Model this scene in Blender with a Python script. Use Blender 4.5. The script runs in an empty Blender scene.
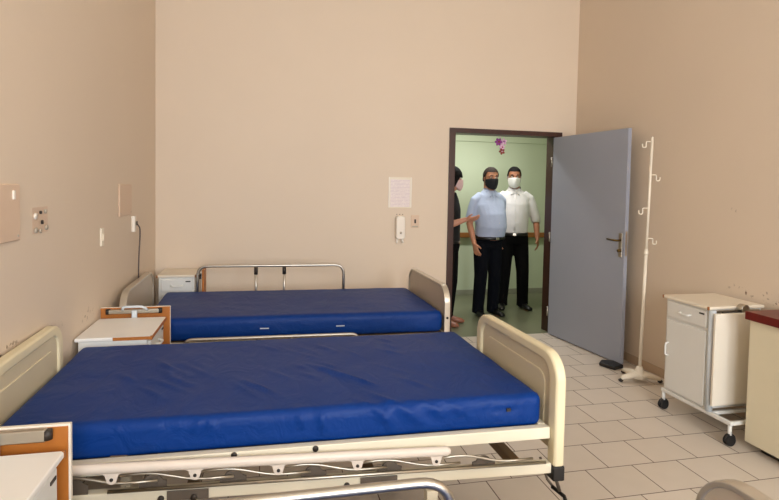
import bpy, bmesh, math, random
import numpy as np
from mathutils import Vector, Matrix, noise
R = math.radians
PI = math.pi
random.seed(4)
scene = bpy.context.scene
col = scene.collection

# ------------------------------------------------------------------ materials
def srgb(r, g, b):
    f = lambda c: (c/255/12.92) if c/255 <= .04045 else ((c/255+.055)/1.055)**2.4
    return (f(r), f(g), f(b), 1)

def mat(name, c, rough=.5, metal=0, spec=.5, coat=0, mottling=.06, mscale=6, bump=0, bscale=60):
    m = bpy.data.materials.new(name); m.use_nodes = True
    nt = m.node_tree; b = nt.nodes['Principled BSDF']
    b.inputs['Roughness'].default_value = rough
    b.inputs['Metallic'].default_value = metal
    b.inputs['Specular IOR Level'].default_value = spec
    b.inputs['Coat Weight'].default_value = coat
    if mottling:
        g = nt.nodes.new('ShaderNodeNewGeometry')
        n = nt.nodes.new('ShaderNodeTexNoise'); n.inputs['Scale'].default_value = mscale; n.inputs['Detail'].default_value = 4
        nt.links.new(g.outputs['Position'], n.inputs['Vector'])
        mx = nt.nodes.new('ShaderNodeMix'); mx.data_type = 'RGBA'
        mx.inputs['A'].default_value = tuple(v*(1-mottling) for v in c[:3])+(1,)
        mx.inputs['B'].default_value = tuple(min(1, v*(1+mottling)) for v in c[:3])+(1,)
        nt.links.new(n.outputs['Fac'], mx.inputs['Factor'])
        nt.links.new(mx.outputs['Result'], b.inputs['Base Color'])
    else:
        b.inputs['Base Color'].default_value = c
    if bump:
        n2 = nt.nodes.new('ShaderNodeTexNoise'); n2.inputs['Scale'].default_value = bscale; n2.inputs['Detail'].default_value = 3
        g2 = nt.nodes.new('ShaderNodeNewGeometry'); nt.links.new(g2.outputs['Position'], n2.inputs['Vector'])
        bp = nt.nodes.new('ShaderNodeBump'); bp.inputs['Strength'].default_value = bump; bp.inputs['Distance'].default_value = .01
        nt.links.new(n2.outputs['Fac'], bp.inputs['Height']); nt.links.new(bp.outputs['Normal'], b.inputs['Normal'])
    return m

def wall_paint(name, c, spots=(), rough=.55):
    """painted plaster with a soft mottling and chips of bared plaster inside the given ellipses (centre, radii)"""
    m = mat(name, c, rough, mottling=0, spec=.3)
    nt = m.node_tree; b = nt.nodes['Principled BSDF']; L = nt.links.new; N = nt.nodes.new
    g = N('ShaderNodeNewGeometry')
    n = N('ShaderNodeTexNoise'); n.inputs['Scale'].default_value = 1.3; n.inputs['Detail'].default_value = 5
    L(g.outputs['Position'], n.inputs['Vector'])
    mx = N('ShaderNodeMix'); mx.data_type = 'RGBA'
    mx.inputs['A'].default_value = tuple(v*.965 for v in c[:3])+(1,); mx.inputs['B'].default_value = tuple(v*1.03 for v in c[:3])+(1,)
    L(n.outputs['Fac'], mx.inputs['Factor']); out = mx.outputs['Result']
    if spots:
        acc = None
        for ctr, rad in spots:
            s = N('ShaderNodeVectorMath'); s.operation = 'SUBTRACT'; s.inputs[1].default_value = ctr; L(g.outputs['Position'], s.inputs[0])
            d = N('ShaderNodeVectorMath'); d.operation = 'DIVIDE'; d.inputs[1].default_value = rad; L(s.outputs[0], d.inputs[0])
            l = N('ShaderNodeVectorMath'); l.operation = 'LENGTH'; L(d.outputs[0], l.inputs[0])
            k = N('ShaderNodeMapRange'); k.inputs[1].default_value = 1.0; k.inputs[2].default_value = .3; L(l.outputs['Value'], k.inputs[0])
            if acc is None: acc = k.outputs[0]
            else:
                a = N('ShaderNodeMath'); a.operation = 'MAXIMUM'; L(acc, a.inputs[0]); L(k.outputs[0], a.inputs[1]); acc = a.outputs[0]
        n2 = N('ShaderNodeTexNoise'); n2.inputs['Scale'].default_value = 38; n2.inputs['Detail'].default_value = 3
        L(g.outputs['Position'], n2.inputs['Vector'])
        th = N('ShaderNodeMapRange'); th.inputs[1].default_value = .60; th.inputs[2].default_value = .66; L(n2.outputs['Fac'], th.inputs[0])
        mu = N('ShaderNodeMath'); mu.operation = 'MULTIPLY'; L(acc, mu.inputs[0]); L(th.outputs[0], mu.inputs[1])
        m2 = N('ShaderNodeMix'); m2.data_type = 'RGBA'; m2.inputs['B'].default_value = srgb(126, 102, 80)
        L(mu.outputs[0], m2.inputs['Factor']); L(out, m2.inputs['A']); out = m2.outputs['Result']
    L(out, b.inputs['Base Color'])
    n3 = N('ShaderNodeTexNoise'); n3.inputs['Scale'].default_value = 90; L(g.outputs['Position'], n3.inputs['Vector'])
    bp = N('ShaderNodeBump'); bp.inputs['Strength'].default_value = .06; bp.inputs['Distance'].default_value = .004
    L(n3.outputs['Fac'], bp.inputs['Height']); L(bp.outputs['Normal'], b.inputs['Normal'])
    return m

def floor_tiles():
    m = mat('ceramic floor tile', (1, 1, 1, 1), .38, mottling=0, spec=.35)
    nt = m.node_tree; b = nt.nodes['Principled BSDF']; L = nt.links.new; N = nt.nodes.new
    def M(op, a, b_=None, c=None):
        x = N('ShaderNodeMath'); x.operation = op
        for i, v in enumerate((a, b_, c)):
            if v is None: continue
            if isinstance(v, (int, float)): x.inputs[i].default_value = v
            else: L(v, x.inputs[i])
        return x.outputs[0]
    g = N('ShaderNodeNewGeometry'); sp = N('ShaderNodeSeparateXYZ'); L(g.outputs['Position'], sp.inputs[0])
    P, S, Y1, X1, SH = .29454, .27423, 3.7309, 2.3469, .14970
    v = M('DIVIDE', M('SUBTRACT', Y1, sp.outputs['Y']), S); row = M('FLOOR', v)
    u = M('DIVIDE', M('ADD', M('SUBTRACT', sp.outputs['X'], X1), M('MULTIPLY', row, SH)), P); ci = M('FLOOR', u)
    fu = M('SUBTRACT', u, ci); fv = M('SUBTRACT', v, row)
    eu = M('MULTIPLY', M('MINIMUM', fu, M('SUBTRACT', 1, fu)), P); ev = M('MULTIPLY', M('MINIMUM', fv, M('SUBTRACT', 1, fv)), S)
    d = M('MINIMUM', eu, ev)
    mr = N('ShaderNodeMapRange'); mr.inputs[1].default_value = .0016; mr.inputs[2].default_value = .0036; L(d, mr.inputs[0])
    cb = N('ShaderNodeCombineXYZ'); L(row, cb.inputs[0]); L(ci, cb.inputs[1])
    wn = N('ShaderNodeTexWhiteNoise'); wn.noise_dimensions = '3D'; L(cb.outputs[0], wn.inputs['Vector'])
    ns = N('ShaderNodeTexNoise'); ns.inputs['Scale'].default_value = 9; ns.inputs['Detail'].default_value = 5; L(g.outputs['Position'], ns.inputs['Vector'])
    f = M('ADD', M('MULTIPLY', wn.outputs['Value'], .55), M('MULTIPLY', ns.outputs['Fac'], .45))
    mx = N('ShaderNodeMix'); mx.data_type = 'RGBA'
    mx.inputs['A'].default_value = srgb(203, 192, 178); mx.inputs['B'].default_value = srgb(217, 206, 194); L(f, mx.inputs['Factor'])
    m2 = N('ShaderNodeMix'); m2.data_type = 'RGBA'; m2.inputs['A'].default_value = srgb(92, 74, 62)
    L(mr.outputs[0], m2.inputs['Factor']); L(mx.outputs['Result'], m2.inputs['B']); L(m2.outputs['Result'], b.inputs['Base Color'])
    bp = N('ShaderNodeBump'); bp.inputs['Strength'].default_value = .5; bp.inputs['Distance'].default_value = .003
    L(mr.outputs[0], bp.inputs['Height']); L(bp.outputs['Normal'], b.inputs['Normal'])
    rr = N('ShaderNodeMapRange'); rr.inputs[3].default_value = .8; rr.inputs[4].default_value = .36; L(mr.outputs[0], rr.inputs[0]); L(rr.outputs[0], b.inputs['Roughness'])
    return m

def vinyl(name, c):
    m = mat(name, c, .42, mottling=0, spec=.2)
    nt = m.node_tree; b = nt.nodes['Principled BSDF']; L = nt.links.new; N = nt.nodes.new
    g = N('ShaderNodeNewGeometry')
    mp = N('ShaderNodeMapping'); mp.inputs['Scale'].default_value = (1.0, .45, 1.0); mp.inputs['Rotation'].default_value = (0, 0, .5)
    L(g.outputs['Position'], mp.inputs[0])
    n = N('ShaderNodeTexNoise'); n.inputs['Scale'].default_value = 11; n.inputs['Detail'].default_value = 3; n.inputs['Distortion'].default_value = 1.2
    L(mp.outputs[0], n.inputs['Vector'])
    bp = N('ShaderNodeBump'); bp.inputs['Strength'].default_value = .35; bp.inputs['Distance'].default_value = .02
    L(n.outputs['Fac'], bp.inputs['Height']); L(bp.outputs['Normal'], b.inputs['Normal'])
    n2 = N('ShaderNodeTexNoise'); n2.inputs['Scale'].default_value = 4; L(g.outputs['Position'], n2.inputs['Vector'])
    rr = N('ShaderNodeMapRange'); rr.inputs[3].default_value = .4; rr.inputs[4].default_value = .55; L(n2.outputs['Fac'], rr.inputs[0]); L(rr.outputs[0], b.inputs['Roughness'])
    b.inputs['Base Color'].default_value = c
    return m

def wood(name, c1, c2, axis=(1, 8, 8), rough=.45):
    m = mat(name, c1, rough, mottling=0)
    nt = m.node_tree; b = nt.nodes['Principled BSDF']; L = nt.links.new; N = nt.nodes.new
    g = N('ShaderNodeNewGeometry'); mp = N('ShaderNodeMapping'); mp.inputs['Scale'].default_value = axis; L(g.outputs['Position'], mp.inputs[0])
    n = N('ShaderNodeTexNoise'); n.inputs['Scale'].default_value = 7; n.inputs['Detail'].default_value = 5; L(mp.outputs[0], n.inputs['Vector'])
    mx = N('ShaderNodeMix'); mx.data_type = 'RGBA'; mx.inputs['A'].default_value = c1; mx.inputs['B'].default_value = c2
    L(n.outputs['Fac'], mx.inputs['Factor']); L(mx.outputs['Result'], b.inputs['Base Color'])
    return m

WALL_C = srgb(223, 206, 186)
M = dict(
    wall_back=wall_paint('beige wall paint', WALL_C),
    wall_left=wall_paint('beige wall paint, chipped by the beds', WALL_C, [((-.966, 3.34, .80), (.1, .13, .05)), ((-.966, 2.83, .85), (.1, .16, .04)), ((-.966, 2.35, .89), (.1, .16, .04))]),
    wall_right=wall_paint('beige wall paint, chipped by the cabinets', WALL_C, [((3.257, 3.05, .875), (.1, .24, .05)), ((3.257, 2.86, .855), (.1, .2, .05)), ((3.257, 3.21, 1.44), (.1, .04, .025))]),
    ceiling=mat('white ceiling paint', srgb(232, 226, 214), .7, mottling=.02),
    floor=floor_tiles(),
    skirting=mat('beige skirting tile', srgb(196, 172, 146), .4, mottling=.05),
    green=mat('pale green hall paint', srgb(203, 212, 184), .45, mottling=.04, mscale=1.5),
    hall_floor=mat('grey green hall floor', srgb(120, 122, 98), .3, mottling=.08, mscale=3),
    hall_skirting=mat('grey hall skirting', srgb(150, 150, 132), .4, mottling=.04),
    frame_brown=wood('dark brown door frame', srgb(54, 27, 19), srgb(70, 37, 27), (8, 8, 1), .4),
    door=mat('blue grey door paint', srgb(156, 161, 175), .42, mottling=.03, mscale=2),
    steel=mat('brushed steel', srgb(190, 184, 172), .3, 1, mottling=.05),
    chrome=mat('worn chrome', srgb(196, 190, 180), .32, 1, mottling=.06, mscale=20),
    brass=mat('dull brass', srgb(120, 98, 62), .35, 1, mottling=.08, mscale=30),
    black=mat('black rubber', srgb(26, 24, 24), .55, mottling=.1),
    dark=mat('dark plastic', srgb(40, 34, 30), .5, mottling=.1),
    cream=mat('cream moulded plastic', srgb(226, 214, 180), .4, mottling=.04, mscale=4),
    cream_panel=mat('darker cream plastic panel', srgb(210, 197, 166), .42, mottling=.04, mscale=4),
    cream_steel=mat('cream painted steel', srgb(228, 220, 198), .38, mottling=.05, mscale=5),
    pale_rail=mat('pale pinkish painted steel', srgb(224, 212, 200), .35, mottling=.04),
    rodwhite=mat('white painted rod', srgb(226, 220, 206), .32, mottling=.04),
    under=mat('grey brown steel underframe', srgb(118, 95, 68), .5, mottling=.15),
    plate=mat('zinc plate', srgb(104, 94, 84), .5, .3, mottling=.15, mscale=25),
    board_alu=mat('aluminium edge band', srgb(206, 198, 184), .3, .7, mottling=.05),
    board_panel=mat('taupe laminate board', srgb(190, 175, 154), .4, mottling=.05),
    vinyl=vinyl('royal blue vinyl', srgb(0, 50, 122)),
    eyelet=mat('pale eyelet', srgb(200, 205, 215), .4, mottling=.05),
    white_metal=mat('white enamelled metal', srgb(226, 226, 222), .35, mottling=.03),
    grey_white=mat('blue white enamelled tube', srgb(206, 214, 220), .3, mottling=.03),
    white_top=mat('white laminate top', srgb(240, 238, 234), .4, mottling=.03),
    cream_top=mat('cream laminate top', srgb(234, 224, 206), .4, mottling=.03),
    board_white=mat('warm white laminate board', srgb(232, 224, 210), .42, mottling=.03),
    orange=wood('orange brown fibreboard', srgb(182, 112, 40), srgb(164, 94, 30), (3, 3, 3), .5),
    counter=mat('cream laminate cupboard', srgb(222, 213, 186), .42, mottling=.03),
    red_top=wood('dark red counter top', srgb(112, 26, 20), srgb(92, 18, 14), (6, 1, 6), .32),
    stand=mat('cream painted stand', srgb(238, 229, 212), .4, mottling=.05),
    paper=mat('white paper', srgb(240, 232, 226), .5, mottling=0),
    holder=mat('clear plastic sleeve', srgb(236, 226, 208), .15, mottling=.03),
    white_plastic=mat('white plastic', srgb(238, 230, 218), .35, mottling=.03),
    grey_plastic=mat('greyish plastic', srgb(176, 166, 150), .4, mottling=.05),
    cover=mat('painted cover plate', srgb(216, 190, 166), .45, mottling=.03),
    cord=mat('grey cord', srgb(92, 78, 76), .5, mottling=.05),
    handrail=wood('brown wooden handrail', srgb(164, 108, 54), srgb(140, 86, 40), (1, 8, 8)),
    purple=mat('purple felt petal', srgb(156, 70, 150), .7, mottling=.2, mscale=60),
    pink=mat('pink felt petal', srgb(236, 190, 220), .7, mottling=.15, mscale=60),
    maroon=mat('maroon felt petal', srgb(150, 60, 50), .7, mottling=.2, mscale=60),
)
# faint printed rows on the notice
def printed(m):
    nt = m.node_tree; b = nt.nodes['Principled BSDF']; L = nt.links.new; N = nt.nodes.new
    tc = N('ShaderNodeTexCoord'); sp = N('ShaderNodeSeparateXYZ'); L(tc.outputs['Object'], sp.inputs[0])
    w = N('ShaderNodeTexWave'); w.bands_direction = 'Z'; w.inputs['Scale'].default_value = 22; w.inputs['Distortion'].default_value = 0; L(tc.outputs['Object'], w.inputs['Vector'])
    n = N('ShaderNodeTexNoise'); n.inputs['Scale'].default_value = 70; L(tc.outputs['Object'], n.inputs['Vector'])
    a = N('ShaderNodeMath'); a.operation = 'MULTIPLY'; L(w.outputs['Fac'], a.inputs[0]); L(n.outputs['Fac'], a.inputs[1])
    t = N('ShaderNodeMapRange'); t.inputs[1].default_value = .3; t.inputs[2].default_value = .42; L(a.outputs[0], t.inputs[0])
    mx = N('ShaderNodeMix'); mx.data_type = 'RGBA'; mx.inputs['A'].default_value = srgb(238, 226, 222); mx.inputs['B'].default_value = srgb(216, 200, 206)
    L(t.outputs[0], mx.inputs['Factor']); L(mx.outputs['Result'], b.inputs['Base Color'])
printed(M['paper'])

# ------------------------------------------------------------------ mesh builder
class MB:
    def __init__(s): s.v = []; s.f = []; s.sm = []
    def add(s, vs, fs, smooth=True):
        o = len(s.v); s.v += [Vector(p) for p in vs]; s.f += [[o+i for i in f] for f in fs]; s.sm += [smooth]*len(fs); return s
    def box(s, x0, x1, y0, y1, z0, z1):
        vs = [(x, y, z) for z in (z0, z1) for y in (y0, y1) for x in (x0, x1)]
        return s.add(vs, [(0, 2, 3, 1), (4, 5, 7, 6), (0, 1, 5, 4), (1, 3, 7, 5), (3, 2, 6, 7), (2, 0, 4, 6)], False)
    def prism(s, poly, axis, a, b):
        """extrude a polygon given in the two other axes between a and b along axis"""
        def P(u, w, t): return {'x': (t, u, w), 'y': (u, t, w), 'z': (u, w, t)}[axis]
        n = len(poly); vs = [P(u, w, a) for u, w in poly]+[P(u, w, b) for u, w in poly]
        fs = [list(range(n))[::-1], list(range(n, 2*n))]+[(i, (i+1) % n, n+(i+1) % n, n+i) for i in range(n)]
        return s.add(vs, fs, False)
    def band(s, outer, inner, axis, a, b, closed=False):
        """solid band between two outlines of equal length"""
        def P(u, w, t): return {'x': (t, u, w), 'y': (u, t, w), 'z': (u, w, t)}[axis]
        n = len(outer); vs = []
        for o, i in zip(outer, inner): vs += [P(*o, a), P(*o, b), P(*i, b), P(*i, a)]
        fs = []
        for k in range(n if closed else n-1):
            k2 = (k+1) % n
            for j in range(4): fs.append((4*k+j, 4*k+(j+1) % 4, 4*k2+(j+1) % 4, 4*k2+j))
        if not closed: fs += [(0, 1, 2, 3), (4*n-1, 4*n-2, 4*n-3, 4*n-4)]
        return s.add(vs, fs, False)
    def loft(s, pts, rad, seg=14, ref=None, cap=True):
        """tube along pts; rad is a number, or per point a radius or (ru, rw)"""
        pts = [Vector(p) for p in pts]; n = len(pts)
        if not isinstance(rad, (list, tuple)): rad = [rad]*n
        rad = [r if isinstance(r, (list, tuple)) else (r, r) for r in rad]
        vs = []; pu = Vector(ref) if ref else None
        for i, p in enumerate(pts):
            d = (pts[min(i+1, n-1)]-pts[max(i-1, 0)]).normalized()
            if pu is None: pu = Vector((0, 0, 1)) if abs(d.z) < .9 else Vector((1, 0, 0))
            u = (pu-d*pu.dot(d))
            u = u.normalized() if u.length > 1e-6 else d.orthogonal().normalized()
            w = d.cross(u); 
            if not ref: pu = u
            for k in range(seg):
                t = 2*PI*k/seg; vs.append(p+u*(math.cos(t)*rad[i][0])+w*(math.sin(t)*rad[i][1]))
        fs = [(i*seg+k, i*seg+(k+1) % seg, (i+1)*seg+(k+1) % seg, (i+1)*seg+k) for i in range(n-1) for k in range(seg)]
        if cap: fs += [list(range(seg))[::-1], list(range((n-1)*seg, n*seg))]
        return s.add(vs, fs)
    def cyl(s, a, b, r, seg=20): return s.loft([a, b], r, seg)
    def ball(s, c, r, seg=14, rot=None):
        r = r if isinstance(r, (list, tuple)) else (r, r, r); c = Vector(c); n = seg//2+1; vs = []; 
        for i in range(n):
            a = PI*i/(n-1)
            a = min(max(a, .03), PI-.03)
            for k in range(seg):
                t = 2*PI*k/seg; p = Vector((r[0]*math.sin(a)*math.cos(t), r[1]*math.sin(a)*math.sin(t), r[2]*math.cos(a)))
                if rot: p = rot @ p
                vs.append(c+p)
        fs = [(i*seg+k, (i+1)*seg+k, (i+1)*seg+(k+1) % seg, i*seg+(k+1) % seg) for i in range(n-1) for k in range(seg)]
        fs += [list(range(seg)), list(range((n-1)*seg, n*seg))[::-1]]
        return s.add(vs, fs)
    def map(s, fn): s.v = [Vector(fn(p)) for p in s.v]; return s
    def mesh(s, name):
        me = bpy.data.meshes.new(name); me.from_pydata([tuple(p) for p in s.v], [], s.f)
        bm = bmesh.new(); bm.from_mesh(me); bmesh.ops.recalc_face_normals(bm, faces=bm.faces); bm.to_mesh(me); bm.free()
        for p, k in zip(me.polygons, s.sm): p.use_smooth = k
        me.validate(); return me
    def build(s, name, m, parent=None, bevel=0, seg=2, loc=None):
        o = bpy.data.objects.new(name, s.mesh(name)); col.objects.link(o); o.data.materials.append(m)
        if parent: o.parent = parent
        if loc: o.location = loc
        if bevel:
            b = o.modifiers.new('bevel', 'BEVEL'); b.width = bevel; b.segments = seg; b.limit_method = 'ANGLE'; b.angle_limit = R(40); b.harden_normals = False
            for p in o.data.polygons: p.use_smooth = True
            e = o.modifiers.new('wn', 'WEIGHTED_NORMAL'); e.keep_sharp = True
        return o

def tag(o, label, cat, group=None):
    o['label'] = label; o['category'] = cat
    if group: o['group'] = group
    return o
def thing(name, label, cat, loc=(0, 0, 0), rz=0, group=None):
    o = bpy.data.objects.new(name, None); col.objects.link(o); o.location = loc; o.rotation_euler = (0, 0, rz); o.empty_display_size = .1
    return tag(o, label, cat, group)
def struct(o): o['kind'] = 'structure'; return o
def arc(cx, cy, r, a0, a1, n=8): return [(cx+r*math.cos(R(a0+(a1-a0)*i/n)), cy+r*math.sin(R(a0+(a1-a0)*i/n))) for i in range(n+1)]
def arc_path(pts, r, n=6):
    """polyline with rounded corners"""
    pts = [Vector(p) for p in pts]; out = [pts[0]]
    for i in range(1, len(pts)-1):
        p = pts[i]; a = (pts[i-1]-p); b = (pts[i+1]-p); k = min(r, a.length*.49, b.length*.49)
        s, e = p+a.normalized()*k, p+b.normalized()*k
        for j in range(n+1):
            t = j/n; out.append(s.lerp(p, t).lerp(p.lerp(e, t), t))
    return out+[pts[-1]]

# ------------------------------------------------------------------ room
XL, XR, D, HC = -.966, 3.257, 5.289, 3.95
YR = -2.6
WT = .186
struct(MB().box(XL-.15, XR+.15, YR-.15, D+.02, -.1, 0).build('floor', M['floor']))
struct(MB().box(XL-.15, XR+.15, YR-.15, D+WT, HC, HC+.1).build('ceiling', M['ceiling']))
struct(MB().box(XL-.15, XL, YR-.15, D+WT, 0, HC).build('wall_left', M['wall_left']))
struct(MB().box(XR, XR+.15, YR-.15, D+WT, 0, HC).build('wall_right', M['wall_right']))
OX0, OX1, OZ = 1.85, 3.065, 2.15
struct(MB().prism([(XL, 0), (OX0, 0), (OX0, OZ), (OX1, OZ), (OX1, 0), (XR, 0), (XR, HC), (XL, HC)], 'y', D, D+WT).build('wall_back', M['wall_back']))
# rear wall with two windows
w = MB(); WX = [(-.45, 1.0), (1.4, 2.85)]; WZ0, WZ1 = .95, 3.1
w.box(XL, XR, YR-.15, YR, 0, WZ0); w.box(XL, XR, YR-.15, YR, WZ1, HC)
for a, b in ((XL, WX[0][0]), (WX[0][1], WX[1][0]), (WX[1][1], XR)): w.box(a, b, YR-.15, YR, WZ0, WZ1)
struct(w.build('wall_rear', M['wall_back']))
pane_m = bpy.data.materials.new('window glass'); pane_m.use_nodes = True
nt = pane_m.node_tree; nt.nodes.clear(); o_ = nt.nodes.new('ShaderNodeOutputMaterial'); tr = nt.nodes.new('ShaderNodeBsdfTransparent'); gl = nt.nodes.new('ShaderNodeBsdfGlossy'); gl.inputs['Roughness'].default_value = .02
ms = nt.nodes.new('ShaderNodeMixShader'); ms.inputs[0].default_value = .06; nt.links.new(tr.outputs[0], ms.inputs[1]); nt.links.new(gl.outputs[0], ms.inputs[2]); nt.links.new(ms.outputs[0], o_.inputs[0])
for i, (a, b) in enumerate(WX):
    fr = MB(); rect = lambda d: [(a+d, WZ0+d), (b-d, WZ0+d), (b-d, WZ1-d), (a+d, WZ1-d)]
    fr.band(rect(0.0), rect(.06), 'y', YR-.12, YR-.05, True)
    fo = struct(fr.build('window_%d' % (i+1), M['white_metal'], bevel=.004))
    MB().box((a+b)/2-.025, (a+b)/2+.025, YR-.11, YR-.06, WZ0+.06, WZ1-.06).build('mullion', M['white_metal'], fo)
    MB().box(a+.06, b-.06, YR-.088, YR-.083, WZ0+.06, WZ1-.06).build('pane', pane_m, fo)
# skirting tiles
struct(MB().box(XR-.008, XR, YR, D, 0, .075).build('baseboard_right', M['skirting'], bevel=.002))
struct(MB().box(XL, XL+.008, YR, D, 0, .075).build('baseboard_left', M['skirting'], bevel=.002))
b_ = MB().box(XL+.008, 1.826, D-.008, D, 0, .075); b_.box(3.094, XR-.008, D-.008, D, 0, .075)
struct(b_.build('baseboard_back', M['skirting'], bevel=.002))
# door frame (dark brown jambs with a face band)
fo = [(1.827, 0), (1.827, 2.168), (3.092, 2.168), (3.092, 0)]; fi = [(1.892, 0), (1.892, 2.12), (3.028, 2.12), (3.028, 0)]
f = MB().band(fo, fi, 'y', D-.014, D+WT+.014)
frame = struct(f.build('trim_1', M['frame_brown'], bevel=.003))
# the open door
hinge = Vector((2.985, D-.022, 0)); tip = Vector((3.1, 4.2, 0)); dv = (tip-hinge); LEN = dv.length; ang = math.atan2(dv.y, dv.x)
droot = bpy.data.objects.new('door_1', None); col.objects.link(droot); droot.location = hinge; droot.rotation_euler = (0, 0, ang); struct(droot)
# local x runs from the hinge to the free edge; local -y faces the room (towards the beds)
MB().box(0, LEN, 0, .038, .012, 2.108).build('door_leaf', M['door'], droot, bevel=.002)
hx = LEN-.045
pl = MB().prism([(hx-.02, .965), (hx+.02, .965), (hx+.02, 1.18), (hx-.02, 1.18)], 'y', -.006, -.0005).build('handle_plate', M['steel'], droot, bevel=.004)
MB().loft(arc_path([(hx, -.004, 1.115), (hx, -.055, 1.115), (hx-.105, -.06, 1.12)], .02), .009, 10).build('door_handle', M['brass'], droot)
MB().cyl((hx, -.004, 1.025), (hx, -.028, 1.025), .014).build('lock_cylinder', M['brass'], droot)
MB().box(LEN+.0005, LEN+.003, .008, .03, .98, 1.2).build('latch_plate', M['steel'], droot)
for hz in (.25, 1.05, 1.85):
    MB().cyl((-.012, -.004, hz-.05), (-.012, -.004, hz+.05), .008, 12).build('door_hinge', M['steel'], droot)

# ------------------------------------------------------------------ hall beyond the door
HY, HX0, HX1, HZ = 7.45, .2, 5.6, 2.75
struct(MB().box(HX0, HX1, D+.02, HY, -.1, -.001).build('floor_hall', M['hall_floor']))
struct(MB().box(HX0, HX1, HY, HY+.1, 0, HZ).build('wall_hall_back', M['green']))
struct(MB().box(HX0-.1, HX0, D+WT, HY, 0, HZ).build('wall_hall_left', M['green']))
struct(MB().box(HX1, HX1+.1, D+WT, HY, 0, HZ).build('wall_hall_right', M['green']))
hw = MB().prism([(HX0, 0), (OX0, 0), (OX0, OZ), (OX1, OZ), (OX1, 0), (HX1, 0), (HX1, HZ), (HX0, HZ)], 'y', D+WT+.001, D+WT+.004)
struct(hw.build('wall_hall_front', M['green']))
struct(MB().box(HX0, HX1, D+WT+.004, HY, HZ, HZ+.1).build('ceiling_hall', M['ceiling']))
struct(MB().box(HX0, HX1, HY-.012, HY, 0, .075).build('baseboard_hall', M['hall_skirting'], bevel=.003))
struct(MB().box(HX0, HX1, HY-.015, HY, 2.235, 2.32).build('trim_2', M['green'], bevel=.004))
hr = thing('handrail', 'brown wooden rail running along the green hall wall behind the two men', 'handrail', (3.2, HY-.05, 0))
MB().box(-2.6, 2.3, -.03, .01, .845, .918).build('rail_board', M['handrail'], hr, bevel=.008)
for x in (-2.2, -.9, .35, 1.6): MB().box(x-.02, x+.02, .008, .05, .85, .9).build('rail_bracket', M['steel'], hr)

# flower ornament hanging in the doorway
fx, fy = 2.455, 5.44
fl = thing('flower_ornament', 'small purple and pink flower ornament hanging from the door frame', 'ornament', (fx, fy, 1.93))
MB().loft([(0, 0, .188), (.004, 0, .1), (0, 0, .02)], .003, 6).build('string', M['pink'], fl)
def flower(name, c, r, m, centre, n=6, ph=0):
    b = MB()
    for k in range(n):
        t = 2*PI*k/n+ph; d = Vector((math.cos(t), 0, math.sin(t)))
        b.ball(Vector(c)+d*r*.62+Vector((0, -.006, 0)), (r*.46, .009, r*.34), 10, Matrix.Rotation(-t, 3, 'Y'))
    o = b.build(name, m, fl); MB().ball(Vector(c)+Vector((0, -.015, 0)), r*.25, 10).build('flower_centre', centre, o)
flower('flower', (-.028, -.012, .125), .042, M['purple'], M['maroon']); flower('flower', (.034, -.006, .13), .036, M['pink'], M['purple'], 5, .4)
flower('flower', (.012, -.016, .07), .032, M['pink'], M['maroon'], 6, .2); flower('flower', (.01, -.02, .025), .034, M['maroon'], M['pink'], 5, .7)

# ------------------------------------------------------------------ fittings on the walls
nb = thing('notice_sheet', 'printed white notice in a clear sleeve on the beige wall beside the door', 'notice', (1.321, D+.001, 1.5))
MB().box(-.117, .117, -.004, 0, -.153, .153).build('plastic_sleeve', M['holder'], nb, bevel=.001)
MB().box(-.1, .1, -.006, -.0045, -.145, .13).build('paper', M['paper'], nb)
for x in (-.113, .113): MB().box(x-.006, x+.006, -.009, -.004, -.15, .153).build('sleeve_edge', M['white_plastic'], nb)
dp = thing('soap_dispenser', 'narrow white dispenser with two prongs on the wall below the notice', 'dispenser', (1.322, D+.001, .99))
MB().prism([(-.045, .06), (-.03, .045), (.03, .045), (.045, .06), (.045, .255), (.033, .275), (-.033, .275), (-.045, .255)], 'y', -.06, 0).build('dispenser_body', M['white_plastic'], dp, bevel=.008)
for x in (-.026, .026): MB().loft([(x, -.02, .05), (x*1.05, -.022, .025), (x*1.3, -.024, .005)], [.014, .011, .012], 10).build('prong', M['white_plastic'], dp)
for x in (-.03, 0, .03): MB().cyl((x, -.004, .29), (x, 0, .29), .005, 10).build('screw', M['plate'], dp)
MB().cyl((0, -.066, .11), (0, -.058, .11), .012, 14).build('push_button', M['grey_plastic'], dp)
so = thing('light_switch', 'small greyish switch plate on the wall between dispenser and door frame', 'switch', (1.482, D+.001, 1.21))
MB().box(-.042, .042, -.01, 0, -.065, .065).build('switch_plate', M['cover'], so, bevel=.004)
MB().box(-.009, .009, -.014, -.009, -.018, .022).build('rocker', M['dark'], so, bevel=.003)
MB().box(-.03, .03, -.013, -.009, -.058, -.045).build('lower_slot', M['grey_plastic'], so)

def cover_plate(y0, y1, z0, z1, label, tab=False):
    t = thing('cover_plate', label, 'cover plate', (XL-.001, (y0+y1)/2, (z0+z1)/2), 0)
    h, k = (y1-y0)/2, (z1-z0)/2
    MB().box(0, .013, -h, h, -k, k).build('plate_body', M['cover'], t, bevel=.006)
    if tab: MB().box(.013, .02, h-.075, h-.058, k-.06, k-.025).build('white_tab', M['white_plastic'], t, bevel=.002)
    for y in (-h+.025, h-.025): MB().cyl((.012, y, -k+.02), (.0145, y, -k+.02), .005, 10).build('screw', M['grey_plastic'], t)
cover_plate(2.10, 2.456, 1.311, 1.536, 'beige wall plate with a small white tab at the photo edge', True)
cover_plate(3.994, 4.335, 1.315, 1.538, 'plain beige cover plate on the side wall above the cord socket')
ws = thing('wall_switch', 'slim white switch plate low on the side wall between the two cover plates', 'switch', (XL-.001, 3.6, 1.215))
MB().box(0, .012, -.026, .026, -.055, .055).build('switch_plate', M['cream_top'], ws, bevel=.004)
MB().box(.011, .018, -.01, .01, -.022, .022).build('rocker', M['cream_top'], ws, bevel=.003)
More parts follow.
